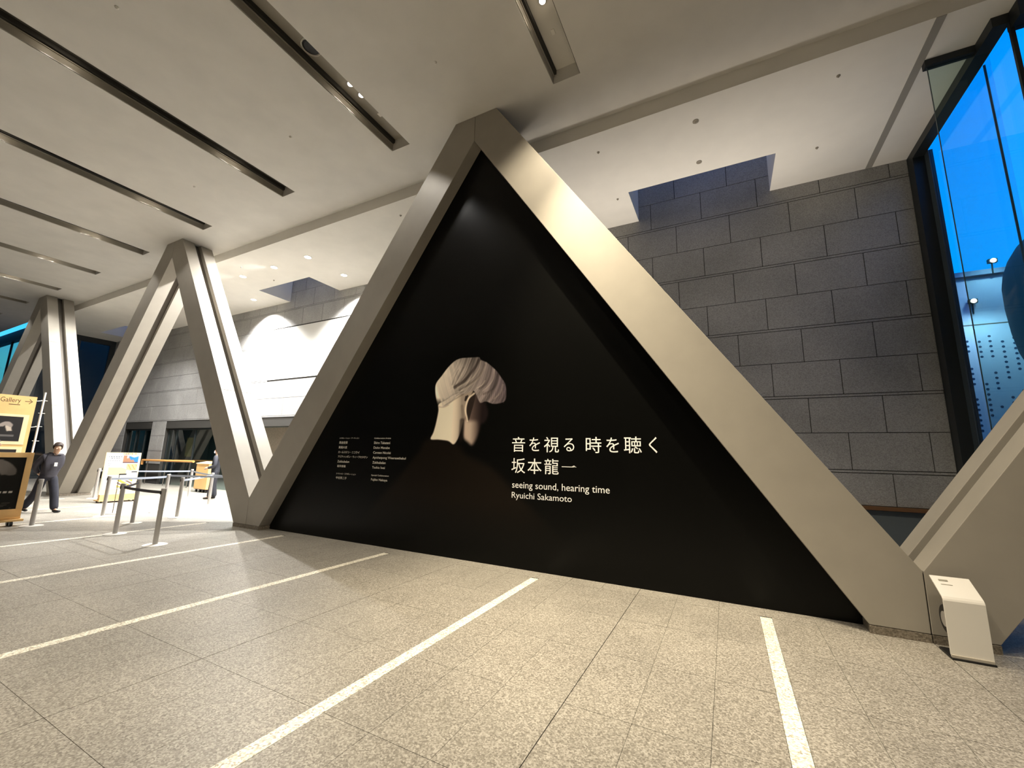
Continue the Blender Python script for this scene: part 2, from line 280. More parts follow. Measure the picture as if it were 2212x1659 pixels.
# ------------------------------------------------------------------ back wall
ZJ = [1.44+1.365*k for k in range(-1, 6)]
OPEN = [(-26.4, -23.7), (-22.45, -12.6)]
TOPZ = 9.6
wb = MB()
x = -29.3
for a, b in OPEN: wb.box(x, a, 9.44, 9.75, 0, 2.45); x = b
wb.box(x, 3.34, 9.44, 9.75, 0, 2.45); wb.box(-29.3, 3.34, 9.44, 9.75, 2.45, TOPZ)
wall = wb.build('wall_back', JOINT); tag(wall, kind='structure')
MB().box(3.34, 3.5, 9.43, 9.75, 0, 7.75).build('wall_end', BR, wall)
bc = {}
far = MB()
def well_at(x0, x1):
    return any(a-1 < x0 and x1 < b+1 for a, b in WELLS)
for k in range(len(ZJ)-1):
    za, zb = ZJ[k], ZJ[k+1]; mid = (za+zb)/2
    for half, (z0, z1) in enumerate(((za+.032, mid-.006), (mid+.006, zb-.032))):
        if z1 < .8: continue
        if z0 < .86: z0 = .87
        ph = .904 if half == 0 else 1.446
        n = -30
        cuts = [-29.3]+[ph+1.0845*i for i in range(-29, 4) if -29.2 < ph+1.0845*i < 3.25]+[3.34]
        for a, b in zip(cuts[:-1], cuts[1:]):
            segs = [(a+.006, b-.006)]
            if z0 > 7.1 and not well_at(a, b): continue
            if z0 < 2.45:
                new = []
                for p, q in segs:
                    for u, v in OPEN:
                        if p >= u-.02 and q <= v+.02: p = q = None; break
                        if p < u < q: q = u
                        elif p < v < q: p = v
                    if p is not None and q-p > .04: new.append((p, q))
                segs = new
            if 4.1 < z0 and z1 < 6.25 and b > -15.4 and a < -7.5:
                new = []
                for p, q in segs:
                    if p < -15.4: new.append((p, -15.408))
                    elif q > -7.5: new.append((-7.492, q))
                segs = new
            for p, q in segs:
                if q-p < .03: continue
                vis = (p > -2.6) or (-20 < p < -8.5 and z0 > 2.4)
                if z0 < 2.45 and p < -2.6: vis = False
                dy = random.uniform(0, .002)
                if vis:
                    key = (round(q-p, 3), round(z1-z0, 3))
                    if key not in bc:
                        hx, hz = (q-p)/2, (z1-z0)/2; bc[key] = MB().box(-hx, hx, -.008, .008, -hz, hz).mesh('stone_block', BR)
                    o = bpy.data.objects.new('stone_block', bc[key]); o.location = ((p+q)/2, 9.432+dy, (z0+z1)/2); o.parent = wall; COL.objects.link(o)
                else: far.box(p, q, 9.424+dy, 9.44, z0, z1)
    if za > 1.2:
        for u, v in ((-29.3, -15.41), (-7.49, 3.33)) if 4.1 < za < 6 else ((-29.3, 3.33),):
            if za < 2.4:
                for uu, vv in ((-29.3, -26.4), (-23.7, -22.45), (-12.6, 3.33)): MB().box(uu, vv, 9.425, 9.44, za-.019, za+.019).build('stone_band', BR, wall)
            else: MB().box(u, v, 9.425, 9.44, za-.019, za+.019).build('stone_band', BR, wall)
tag(far.build('distant_blocks', BR, wall), kind='stuff')
MB().box(-15.392, -7.508, 9.42, 9.44, 4.2, 6.175).build('white_panel', PANEL, wall)
MB().box(-28, 3.33, 9.42, 9.44, 2.46, 2.6).build('lintel', BR, wall) if False else None
MB().box(-12.6, 3.33, 9.33, 9.44, .80, .86).build('bronze_ledge', BRONZE, wall)
MB().box(-12.6, 3.33, 9.40, 9.44, 0, .79).build('lower_panel', mat('lower_panel_grey', srgb(92, 100, 104), .35), wall)
MB().box(-16.6, -12.6, 9.95, 10.0, 0, 2.45).build('recess_panel', PL, wall)
# dark entrance behind the openings
tag(MB().box(-29.3, -12.5, 12.6, 12.7, 0, 2.9).box(-29.3, -12.5, 9.75, 12.7, 2.6, 2.7).box(-12.6, -12.5, 9.75, 12.7, 0, 2.6).box(-29.4, -29.3, 9.75, 12.7, 0, 2.6).build('wall_entrance', mat('lobby_wall', srgb(96, 108, 104), .8)), kind='structure')
tag(MB().box(-29.3, -12.5, 9.9, 12.6, -.1, -.001).build('floor_entrance', mat('lobby_floor', srgb(120, 118, 110), .5)), kind='structure')
d1 = MB().box(-22.45, -16.6, 9.56, 9.62, 2.38, 2.45).build('door_1', FRAME); tag(d1, kind='structure')
for mx in (-22.42, -21.72, -20.2, -18.4, -16.63): MB().box(mx-.035, mx+.035, 9.56, 9.62, 0, 2.38).build('mullion', FRAME, d1)
for a, b in ((-22.38, -21.76), (-21.68, -20.24), (-20.16, -18.44), (-18.36, -16.67)): MB().box(a, b, 9.585, 9.595, .02, 2.38).build('glass_pane', GLD, d1)
d2 = MB().box(-26.4, -23.7, 9.56, 9.62, 2.38, 2.45).build('door_2', FRAME); tag(d2, kind='structure')
for mx in (-26.36, -25.5, -24.6, -23.74): MB().box(mx-.03, mx+.03, 9.56, 9.62, 0, 2.38).build('mullion', FRAME, d2)
for a, b in ((-26.33, -25.53), (-25.47, -24.63), (-24.57, -23.77)): MB().box(a, b, 9.585, 9.595, .02, 2.38).build('glass_pane', GLD, d2)
# ------------------------------------------------------------------ right-hand window and facade
w1 = MB().box(3.34, 3.5, 6.62, 9.43, 7.08, 7.22).box(3.34, 3.5, 9.2, 9.43, 0, 7.08).box(3.34, 3.5, 6.62, 9.2, 0, .12).build('window_1', FRAME); tag(w1, kind='structure')
MB().box(3.5, 3.56, 9.05, 9.2, 0.1, 7.08).build('frame_inner', mat('frame_blue_grey', srgb(64, 74, 80), .4), w1)
MB().box(3.51, 3.53, 7.272, 7.288, .12, 7.08).build('mullion', mat('mullion_blue', srgb(60, 84, 110), .4), w1)
MB().box(3.49, 3.53, 6.63, 6.67, .0, 7.22).build('mullion', FRAME, w1)
MB().box(3.515, 3.525, 6.68, 9.05, .12, 7.1).build('glass_pane', GL, w1)
f1 = MB().box(3.5, 14, 6.45, 6.7, 7.0, 7.49).build('window_2', FRAME); tag(f1, kind='structure')
for mx in (5.6, 7.7, 9.8, 11.9): MB().box(mx-.03, mx+.03, 6.6, 6.68, 0, 7.0).build('mullion', FRAME, f1)
for a, b in ((3.54, 5.57), (5.63, 7.67), (7.73, 9.77), (9.83, 11.87), (11.93, 14)): MB().box(a, b, 6.63, 6.64, .05, 7.0).build('glass_pane', GL, f1)
gp = empty('glass_screen', (3.17, 7.05, 0), 'full height green tinted glass screen with dark head rail beside the corner window', 'glass screen')
MB().box(-.31, .30, -.006, .006, 0, 7.12).build('glass_pane', GLG, gp)
MB().box(-.312, -.306, -.009, .009, 0, 7.12).build('edge_strip', mat('glass_edge', srgb(40, 62, 66), .3), gp)
MB().box(-.34, .33, -.05, .05, 7.12, 7.22).build('head_rail', FRAME, gp)
# left-hand end window and facade
w2 = MB().box(-29.42, -29.3, 6.75, 9.43, 6.95, 7.3).box(-29.42, -29.3, 9.2, 9.43, 0, 6.95).box(-29.42, -29.3, 6.7, 6.85, 0, 6.95).box(-29.42, -29.3, 6.85, 9.2, 0, .1).build('window_6', FRAME); tag(w2, kind='structure')
MB().box(-29.37, -29.36, 6.85, 9.2, .1, 6.95).build('glass_pane', glass('dark_glass', (.5, .6, .65, 1), .06), w2)
MB().box(-29.39, -29.33, 8.0, 8.06, .1, 6.95).build('mullion', FRAME, w2)
f2 = MB().box(-50, -29.42, 6.6, 6.85, 7.0, 7.49).build('window_7', FRAME); tag(f2, kind='structure')
for mx in (-31.6, -33.9, -36.2, -38.5, -40.8, -43.1, -45.4, -47.7): MB().box(mx-.03, mx+.03, 6.7, 6.78, 0, 7.0).build('mullion', FRAME, f2)
MB().box(-50, -29.42, 6.73, 6.74, .05, 7.0).build('glass_pane', GL, f2)
# outer shell behind the camera
tag(MB().box(XA, XB, -6.2, -6, 0, 7.95).build('wall_front', mat('hall_wall', srgb(66, 64, 60), .6)), kind='structure')
tag(MB().box(XB, XB+.2, -6.2, 6.7, 0, 7.95).build('wall_right', mat('hall_wall_right', srgb(130, 126, 118), .8)), kind='structure')
tag(MB().box(XA-.2, XA, -6.2, 6.7, 0, 7.95).build('wall_left', mat('hall_wall_left', srgb(130, 126, 118), .8)), kind='structure')
tag(MB().box(-90, 60, 9.9, 60, -.4, -.05).build('ground', mat('outside_paving', srgb(90, 92, 92), .9)), kind='structure')
# ------------------------------------------------------------------ slots in the ceiling with lamps
EMERG = mat('dark_lens', srgb(120, 112, 98), .3)
for n_, sx in enumerate(SLOT_X):
    pos = ('beyond the top right of the photo', 'with a single bright lamp, above the poster', 'with the round speaker and twin lamps')[n_] if n_ < 3 else ('first', 'second', 'third', 'fourth', 'fifth', 'sixth', 'seventh')[n_-3]+' to the left of the twin lamp slot'
    t = empty('light_trough', (sx, 0, 7.49), 'recessed light slot in grey ceiling, '+pos, 'ceiling light', 'light slots in the grey ceiling')
    MB().box(-.225, .225, -6, 5.31, .24, .27).build('top_panel', CEIL if n_ < 2 else (SLOTW if n_ == 2 else SLOT_SHADE), t)  # lit and shaded slot interiors are put into the panel colour
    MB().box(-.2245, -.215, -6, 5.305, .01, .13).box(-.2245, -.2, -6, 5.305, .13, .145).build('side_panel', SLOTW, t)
    MB().box(-.224, -.17, -6, 5.305, .16, .239).build('dark_groove', JOINT, t)  # solid strip whose dark colour stands for shade in the groove
    MB().box(.215, .2245, -6, 5.305, .01, .235).build('side_panel', SLOT_SHADE, t)
    for gy in GROUP_Y[:3]:
        for dy in (-.12, .12):
            d = MB().lathe([(.058, 0), (.058, -.012), (.045, -.014), (.045, 0)], 20).build('lamp_ring', SLOTM, t, loc=(.03, gy+dy, .24))
            MB().lathe([(.043, 0), (.043, -.008)], 20).build('lamp_disc', LAMP, d, loc=(0, 0, -.012))
        MB().box(-.02, .03, gy+.54, gy+.62, .228, .24).build('sensor', WHMET, t)
    if n_ == 2:
        s1 = MB().lathe([(.15, 0), (.15, -.02), (.135, -.03), (.128, -.01), (.125, 0)], 32).build('speaker_ring', WHMET, t, loc=(-.0, 3.28, .24))
        MB().lathe([(.125, 0), (.125, -.008), (.1, -.014), (.05, -.006), (.01, -.006)], 32).build('speaker_cone', BLACK, s1, loc=(0, 0, -.006))
# sprinklers / detectors
for x, y, z, big, where in ((-7.07, 1.6, 7.49, 0, 'near the top left edge'), (-7.07, 4.17, 7.49, 0, 'left of the twin lamp slot'), (-3.62, 4.17, 7.49, 0, 'between the twin lamp slot and the right slot'), (-10.5, 4.18, 7.49, 0, 'between the second and third slots'),
                        (-13.2, 6.81, 7.22, 0, 'front left of the lit bay'), (-13.2, 7.87, 7.22, 0, 'beside the left skylight'), (-6.64, 6.77, 7.22, 0, 'next to the apex pillar'), (-.125, 6.77, 7.22, 1, 'in the right bay front row'), (-.13, 7.85, 7.22, 1, 'beside the right skylight edge'),
                        (-1.8, 6.77, 7.22, 0, 'right of the tall apex'), (-1.8, 8.34, 7.22, 0, 'left of the right skylight'), (1.81, 6.77, 7.22, 0, 'front right of the right bay'), (1.8, 8.36, 7.22, 0, 'right of the right skylight')):
    r = .05 if big else .025
    s_ = MB().lathe([(r, 0), (r, -.01), (r*.55, -.02), (r*.4, -.03)], 16).build('ceiling_sensor', WHMET if z > 7.4 else mat('sensor_grey', srgb(150, 142, 128), .4), loc=(x, y, z), smooth=True)
    tag(s_, 'small round ceiling sensor '+where, 'sensor', 'small ceiling sensors')
# downlights in the pale ceiling
for i, (x, y, e, t_) in enumerate(BAY):
    lab = ('left of the front row of three', 'middle of the front row of three', 'right of the front row of three', 'right of the left skylight near the wall', 'left of the left skylight near the wall', 'far left above the distant bay')[i]
    d = empty('downlight', (x, y, 7.22), 'lit round spotlight in the pale ceiling, '+lab, 'ceiling light', 'spotlights in the pale ceiling')
    MB().lathe([(.115, 0), (.115, -.01), (.095, -.012), (.09, 0)], 24).build('trim_ring', WHMET, d)
    MB().lathe([(.085, 0), (.085, -.006), (.04, -.022), (.01, -.024)], 24).build('lamp', LAMPN, d)
# ------------------------------------------------------------------ slanted pillars
def inset(poly, dx): return [(x+d, z) for (x, z), d in zip(poly, dx)]
def leg(cx, s, label):
    o = empty('slanted_pillar', (cx, 5.302, 0), label, 'pillar', 'slanted twin-flange pillars')
    g = .004
    P = [(g, 7.49), (.42, 7.49), (5.15-g, .605), (5.15-g, .075), (4.715, .075), (g, 6.99)]
    W = [(g, 7.49), (.27, 7.49), (5.0, .605), (5.0, .0), (4.86, .0), (g, 7.2)]
    P = [(s*x, z) for x, z in P]; W = [(s*x, z) for x, z in W]
    MB().prism(P, 0, .30).build('front_flange', LEG, o, bevel=.004)
    MB().prism(P, .47, .776).build('rear_flange', LEG, o, bevel=.004)
    MB().prism(W, .30, .47).build('web', SEAM, o)
    a, b = sorted((s*4.714, s*(5.15-g)))
    MB().box(a, b, -.005, .79, 0, .07).build('plinth', PL, o)
    for fr in (.3, .66):
        x = .42+4.73*fr; z = 7.49-6.885*fr
        for y0, y1 in ((.0, .30), (.47, .776)):
            n = Vector((6.885, 0, 4.73)).normalized(); tdir = Vector((4.73, 0, -6.885)).normalized()
            p = Vector((x, 0, z)); q = [p-n*.002-tdir*.003, p+n*.0008-tdir*.003, p+n*.0008+tdir*.003, p-n*.002+tdir*.003]
            MB().prism([(s*v.x, v.z) for v in q], y0+.004, y1-.004).build('panel_seam', JOINT, o)
    return o
leg(-3.607, -1, 'slanted pillar on the left side of the black poster triangle')
leg(-3.607, 1, 'broad slanted pillar on the right side of the black poster triangle')
leg(-13.907, 1, 'slanted twin pillar with brightly lit grooved side, left of the poster')
leg(-13.907, -1, 'slanted twin pillar rising from behind the information sign')
leg(-24.207, 1, 'nearly upright looking twin pillar behind the walking person')
leg(-24.207, -1, 'far twin pillar leaning left beside the cyan window')
leg(6.693, -1, 'slanted pillar behind the white stand at the right edge')
leg(6.693, 1, 'slanted pillar beyond the right edge of the photo')
leg(-34.507, 1, 'most distant slanted pillar, hidden behind the tall wooden sign')
leg(-34.507, -1, 'slanted pillar beyond the far left window')
# ------------------------------------------------------------------ lettering helper
def text_mesh(s, x0, x1, z0, z1, bold=0, ref=None):
    """glyph mesh fitted to the box; ref = characters that define the fitted height"""
    cu = bpy.data.curves.new('t', 'FONT'); cu.body = s; cu.resolution_u = 3; cu.offset = bold
    o = bpy.data.objects.new('t', cu); COL.objects.link(o); bpy.context.view_layer.update()
    dg = bpy.context.evaluated_depsgraph_get(); me = bpy.data.meshes.new_from_object(o.evaluated_get(dg))
    v = np.array([p.co[:] for p in me.vertices]) if len(me.vertices) else np.zeros((1, 3))
    faces = [tuple(p.vertices) for p in me.polygons]
    mn, mx = v.min(0), v.max(0)
    if ref:
        cu.body = ref; bpy.context.view_layer.update(); dg = bpy.context.evaluated_depsgraph_get()
        m2 = bpy.data.meshes.new_from_object(o.evaluated_get(dg)); w = np.array([p.co[:] for p in m2.vertices]); mn[1], mx[1] = w[:, 1].min(), w[:, 1].max(); bpy.data.meshes.remove(m2)
    bpy.data.objects.remove(o); bpy.data.curves.remove(cu); bpy.data.meshes.remove(me)
    X = x0+(v[:, 0]-mn[0])/(mx[0]-mn[0])*(x1-x0); Z = z0+(v[:, 1]-mn[1])/(mx[1]-mn[1])*(z1-z0)
    return X, Z, faces
def lettering(name, items, y, mat_, parent, bold=0, gap=None):
    """items: (text, x0, x1, z0, z1[, ref]) laid on a plane facing -y; gap splits a line into words"""
    vs, fs = [], []
    for it in items:
        X, Z, F = text_mesh(*it[:5], bold=bold, ref=it[5] if len(it) > 5 else None)
        n = len(vs); vs += [(float(a), y, float(b)) for a, b in zip(X, Z)]; fs += [tuple(n+i for i in f) for f in F]
    groups = [fs]
    if gap:
        sp_ = sorted(((min(vs[i][0] for i in f), max(vs[i][0] for i in f), f) for f in fs), key=lambda q: q[0]); groups = []; end = -1e9
        for a, b, f in sp_:
            if a > end+gap: groups.append([])
            groups[-1].append(f); end = max(end, b)
    for g in groups:
        ids = sorted({i for f in g for i in f}); mp = {i: k for k, i in enumerate(ids)}
        me = bpy.data.meshes.new(name); me.from_pydata([vs[i] for i in ids], [], [tuple(mp[i] for i in f) for f in g]); me.update(); me.materials.append(mat_)
        o = bpy.data.objects.new(name, me); COL.objects.link(o); o.parent = parent
# ------------------------------------------------------------------ poster
INK = mat('poster_black', srgb(9, 9, 8), .3, spec=.15)
LET = mat('poster_lettering', srgb(252, 250, 246), .6)
LETG = mat('poster_small_lettering', srgb(226, 220, 206), .6)
po = empty('exhibition_poster', (0, 5.53, 0), 'large triangular black exhibition poster with a grey-haired head seen from behind and white lettering', 'poster')
tri = [(-3.607, 6.985), (1.19, .0), (-8.404, .0)]
MB().prism(tri, 0, .07).build('panel', INK, po)
def inside(px, py, poly):
    c = np.zeros(px.shape, bool); n = len(poly)
    for i in range(n):
        x0, y0 = poly[i]; x1, y1 = poly[(i+1) % n]
        if y0 == y1: continue
        c ^= ((y0 > py) != (y1 > py)) & (px < (x1-x0)*(py-y0)/(y1-y0)+x0)
    return c
def segdist(px, py, pts, closed=False):
    d = np.full(px.shape, 1e9); m = len(pts) if closed else len(pts)-1
    for i in range(m):
        x0, y0 = pts[i]; x1, y1 = pts[(i+1) % len(pts)]; dx, dy = x1-x0, y1-y0; L = dx*dx+dy*dy+1e-12
        t = np.clip(((px-x0)*dx+(py-y0)*dy)/L, 0, 1); d = np.minimum(d, np.hypot(px-x0-t*dx, py-y0-t*dy))
    return d
def smooth_poly(p, closed=True, n=5):
    out = []; m = len(p)
    rng = range(m) if closed else range(m-1)
    for i in rng:
        a, b, c, d = (p[(i-1) % m], p[i], p[(i+1) % m], p[(i+2) % m]) if closed else (p[max(i-1, 0)], p[i], p[i+1], p[min(i+2, m-1)])
        for k in range(n):
            t = k/n; out.append(tuple(.5*((2*b[j])+(-a[j]+c[j])*t+(2*a[j]-5*b[j]+4*c[j]-d[j])*t*t+(-a[j]+3*b[j]-3*c[j]+d[j])*t**3) for j in (0, 1)))
    if not closed: out.append(p[-1])
    return out
def soft(px, py, poly, wd, sm=True):
    q = smooth_poly(poly) if sm else poly
    d = segdist(px, py, q, True); ins = inside(px, py, q); s = np.where(ins, d, -d); t = np.clip(s/wd+.5, 0, 1); return t*t*(3-2*t)
def mixc(c, a, col): 
    a = a[..., None]; return c*(1-a)+np.array(col)*a
def colorgrid(name, x0, x1, z0, z1, step, fn, y, parent, rough=.28):
    nx, nz = int((x1-x0)/step)+1, int((z1-z0)/step)+1
    gx, gz = np.meshgrid(np.linspace(x0, x1, nx), np.linspace(z0, z1, nz)); c = fn(gx, gz)/255
    lin = np.where(c <= .04045, c/12.92, ((np.clip(c, 0, 1)+.055)/1.055)**2.4)
    v = np.stack([gx.ravel(), np.full(nx*nz, y), gz.ravel()], 1)
    i = np.arange(nx*nz).reshape(nz, nx); q = np.stack([i[:-1, :-1], i[:-1, 1:], i[1:, 1:], i[1:, :-1]], -1).reshape(-1, 4)
    me = bpy.data.meshes.new(name); me.from_pydata(v.tolist(), [], q.tolist())
    at = me.color_attributes.new('print', 'FLOAT_COLOR', 'POINT'); at.data.foreach_set('color', np.concatenate([lin.reshape(-1, 3), np.ones((nx*nz, 1))], 1).ravel().astype('f4'))
    m = bpy.data.materials.new(name+'_print'); m.use_nodes = True; nt = m.node_tree; b = nt.nodes['Principled BSDF']; b.inputs['Roughness'].default_value = rough; b.inputs['Specular IOR Level'].default_value = .15
    a = nt.nodes.new('ShaderNodeVertexColor'); a.layer_name = 'print'; nt.links.new(a.outputs[0], b.inputs[0]); me.materials.append(m)
    o = bpy.data.objects.new(name, me); COL.objects.link(o); o.parent = parent; return o
BG = (9, 9, 8)
def shoulder_fn(x, z):
    c = np.ones(x.shape+(3,))*np.array(BG)
    a = soft(x, z, SHOULDER, .16)*np.clip((z-.2)/.7, 0, 1)*np.clip((-1.5-x)/1.2, 0, 1)
    return mixc(c, a, (25, 20, 15))
colorgrid('shoulder_print', -6.3, -1.2, .15, 2.1, .03, shoulder_fn, -.0015, po)
def head_fn(x, z):
    rs = np.random.RandomState(3)
    c = np.ones(x.shape+(3,))*np.array(BG)
    # keep the shoulder tone below the collar so the prints join
    c = shoulder_fn(x, z)
    u = np.clip((x+4.3)/1.35, 0, 1)
    ck = soft(x, z, POLYS['cheek'], .07)
    side = np.clip((x+3.68)/.30, 0, 1)**.8
    skin = np.stack([118-92*side, 100-80*side, 92-72*side], -1)
    c = c*(1-ck[..., None])+skin*ck[..., None]
    jw = soft(x, z, POLYS['jaw'], .10)*.75*np.clip((-3.40-x)/.2, 0, 1)
    c = mixc(c, jw, (188, 170, 154))
    nk = soft(x, z, POLYS['neck'], .03)
    nx = np.clip((x+3.98)/.2, 0, 1)
    nc = np.stack([214-75*nx**2, 200-74*nx**2, 180-66*nx**2], -1); nc *= (1-.10*np.clip((2.05-z)/.3, 0, 1)*0)[..., None]
    c = c*(1-nk[..., None])+nc*nk[..., None]
    low_ = np.clip((2.5-z)/.12, 0, 1)*np.clip((-3.9-x)/.2, 0, 1)
    hr = soft(x, z, POLYS['hair'], .02)*(1-.8*low_*np.clip(.5+1.6*np.interp((x*.93+z*.36)*55 % 40, np.arange(41), rs.rand(41)-.5), 0, 1))
    warm = np.stack([216-150*u**.8, 204-146*u**.8, 186-124*u**.8], -1)
    # strands: fall towards the nape at the back, sweep in arcs towards the fringe at the side
    def n1(s, f, seed):
        r_ = np.random.RandomState(seed).rand(4096); q = s*f+2000; k = np.floor(q).astype(int) % 4095; t = q-np.floor(q); t = t*t*(3-2*t)
        return r_[k]*(1-t)+r_[k+1]*t-.5
    s1 = x*.93+z*.36+.012*np.sin(z*9+x*4); s2 = np.hypot(x+4.26+.02*np.sin(z*7), (z-3.2)); b_ = np.clip((u-.12)/.35, 0, 1); b_ = b_*b_*(3-2*b_)
    st = sum((n1(s1, f_, sd)*(1-b_)+n1(s2, f_*.9, sd+9)*b_)*a_ for f_, a_, sd in ((14, .55, 1), (33, .6, 2), (75, .45, 3), (140, .25, 4)))
    st2 = sum(n1(x*np.cos(.5)+z, f_, 30+f_)*.5 for f_ in (4, 9))
    warm = warm*(1+st*(.16+.40*b_)+st2*.10)[..., None]
    top = np.clip((z-2.95)/.22, 0, 1); warm = warm*(1-.22*top*(u > .25))[..., None]
    c = c*(1-hr[..., None])+warm*hr[..., None]
    er = soft(x, z, POLYS['ear'], .02); c = mixc(c, er, (40, 33, 30))
    for pts, wd, val in STROKES:
        q = smooth_poly(pts, False, 6); d = segdist(x, z, q); a = np.clip(1.35-d/(wd), 0, 1); a = a*a*(3-2*a)*abs(val)
        c = mixc(c, a, (32, 26, 24) if val < 0 else (222, 206, 184))
    # fringe tips in front of the ear
    for k in range(26):
        x0 = -3.45+k*.018; q = [(x0, 2.56+rs.uniform(-.03, .03)), (x0+.02, 2.47), (x0-.02+rs.uniform(-.03, .03), 2.37+rs.uniform(-.02, .05))]
        d = segdist(x, z, q); a = np.clip(1.2-d/.007, 0, 1)*.25*rs.uniform(.3, 1); c = mixc(c, a, (150, 132, 124) if k % 2 else (40, 32, 30))
    hd_ = np.maximum(np.maximum(hr, nk), ck)[..., None]
    c = c*(1+.22*hd_)
    return np.clip(c, 0, 255)
colorgrid('portrait_print', -4.5, -2.8, 1.62, 3.3, .0062, head_fn, -.003, po)
def dash(x0, x1, z): return None
for t_ in TITLE: lettering('title_character', [t_], -.004, LET, po, bold=.0)
MB().box(-2.051, -1.850, -.0045, -.003, 1.427, 1.436).prism([(-1.905, 1.436), (-1.872, 1.452), (-1.836, 1.429), (-1.86, 1.427)], -.0045, -.003).build('title_character', LET, po)
lettering('subtitle_word', [LATIN[0]+('h',)], -.004, LET, po, bold=.0, gap=.045)
lettering('name_word', [LATIN[1]+('R',)], -.004, LET, po, bold=.0, gap=.045)
lettering('credit_lettering', [c+(('高',) if ord(c[0][0]) > 1000 else ('T',)) for c in CREDITS], -.004, LETG, po, bold=.008)
# ------------------------------------------------------------------ white stand at the right
st = empty('folded_white_stand', (1.68, 4.99, 0), 'small white folded-panel stand with sloping top in front of the right pillar base', 'stand')
W_ = .128
MB().prismx([(-.006, .03), (-.006, .448), (0, .462), (.012, .478), (.215, .60), (.222, .590), (.022, .468), (.008, .45), (.008, .03)], -W_, W_).build('cover', WHMET, st, bevel=.002)
MB().box(-W_, W_, -.03, .22, 0, .014).build('base_plate', BLACK, st)
MB().box(-W_+.004, W_-.004, -.016, .012, .014, .034).build('cover_foot', mat('pale_trim', srgb(190, 182, 168), .5), st)
b = MB().tube((-.04, .10, .25), (.06, .10, .25), .115, n=32).build('round_housing', BLACK, st, bevel=.01, loc=(-.055, .02, .02))
MB().tube((-.045, .10, .25), (-.038, .10, .25), .06, n=24).build('silver_hub', CHROME, b)
MB().box(.03, .05, .1, .13, .014, .45).build('support_post', BLACK, st)
MB().prismx([(.16, .5695), (.176, .579), (.176, .5799), (.16, .5704)], -.085, -.025).prismx([(.125, .5485), (.129, .551), (.129, .5518), (.125, .5494)], -.085, -.01).build('printed_mark', mat('grey_print', srgb(150, 146, 130), .6), st)
wp = MB().prismz([(1.565, 5.02), (1.62, 4.96), (1.66, 5.16), (1.60, 5.20)], 0, .006).build('brown_floor_shape', BRONZE)  # flat brown shape laid on the floor
tag(wp, 'small flat brown floor shape beside the foot of the white stand', 'floor plate')
# ------------------------------------------------------------------ barrier posts and belts
BELT = mat('grey_belt', srgb(158, 166, 180), .7); BELTD = mat('dark_belt', srgb(70, 68, 74), .7)
POSTS = {'a': (-8.37, 3.64, 'nearest to the camera at the front right of the queue'), 'b': (-9.96, 3.69, 'front left, joined by a dark belt to the nearest post'), 'c': (-11.12, 4.37, 'behind the nearest pair, ending the short side belt'),
         'd': (-12.71, 4.43, 'in front of the left edge of the information sign'), 'e': (-12.96, 5.69, 'in the middle row behind the nearest post'), 'f': (-11.35, 5.27, 'to the right of the nearest post, second row'),
         'g': (-13.15, 6.84, 'in front of the person with the dark suit'), 'h': (-15.85, 7.60, 'in front of the wooden cabinet'), 'i': (-12.15, 3.20, 'beside the black framed poster board, without a belt'), 'j': (-10.9, 7.0, 'hidden behind the grooved pillar'), 'k': (-17.3, 5.75, 'hidden behind the information sign')}
first = None
for key, (x, y, wh) in POSTS.items():
    lab = 'brushed steel belt barrier post '+wh
    if first is None:
        t = empty('barrier_post', (x, y, 0), lab, 'barrier post', 'belt barrier posts')
        MB().lathe([(.165, 0), (.165, .006), (.15, .012), (.03, .016)], 40).build('base_plate', WHMET, t, smooth=True)
        MB().tube((0, 0, .012), (0, 0, .86), .036, n=24, cap=True).build('pole', CHROME, t, smooth=True)
        MB().lathe([(.037, .84), (.039, .845), (.039, .89), (.034, .897)], 24).build('head', CHROME, t, smooth=True)
        MB().box(-.012, .012, -.045, -.034, .80, .86).build('belt_slot', BLACK, t)
        first = t
    else:
        t = first.copy(); t.location = (x, y, 0); t['label'] = lab; COL.objects.link(t)
        for ch in first.children:
            q = ch.copy(); q.parent = t; COL.objects.link(q)
def belt(a, b, m, label, z=.83, h=.048, sag=.012):
    A = Vector(POSTS[a][:2]); B = Vector(POSTS[b][:2]); d = (B-A).normalized(); A2 = A+d*.037; B2 = B-d*.037; n = Vector((-d.y, d.x))*.0015
    mb = MB(); N = 12; pr_ = []
    for i in range(N+1):
        t = i/N; p = A2.lerp(B2, t); zz = z-sag*4*t*(1-t)
        k = len(mb.v); mb.v += [(p.x+n.x, p.y+n.y, zz-h/2), (p.x+n.x, p.y+n.y, zz+h/2), (p.x-n.x, p.y-n.y, zz+h/2), (p.x-n.x, p.y-n.y, zz-h/2)]
        if i:
            j = k-4
            for q in range(4): mb.f.append((j+q, j+(q+1) % 4, k+(q+1) % 4, k+q))
    tag(mb.build('barrier_belt', m), label, 'barrier belt', 'stretched barrier belts')
belt('a', 'b', BELTD, 'dark belt stretched between the two nearest barrier posts')
belt('b', 'c', BELTD, 'short dark belt running back from the front left barrier post')
belt('d', 'e', BELT, 'grey belt passing in front of the information sign')
belt('e', 'j', BELT, 'pale belt running right from the middle row post to the grooved pillar', .86)
belt('k', 'h', BELT, 'pale belt running from behind the information sign to the cabinet')
belt('h', 'g', BELT, 'pale belt in front of the wooden cabinet')
belt('f', 'g', BELT, 'grey belt leading to the post in front of the suited person')
belt('g', 'j', BELT, 'pale belt crossing in front of the suited person')
t = empty('slim_sign_stand', (-13.08, 4.73, 0), 'very thin dark sign stand with small tilted plates in front of the information sign', 'sign stand')
MB().lathe([(.15, 0), (.15, .008), (.02, .012)], 24).build('base_plate', CHROME, t)
MB().tube((0, 0, .01), (0, 0, .90), .008, n=8).build('pole', SEAM, t)
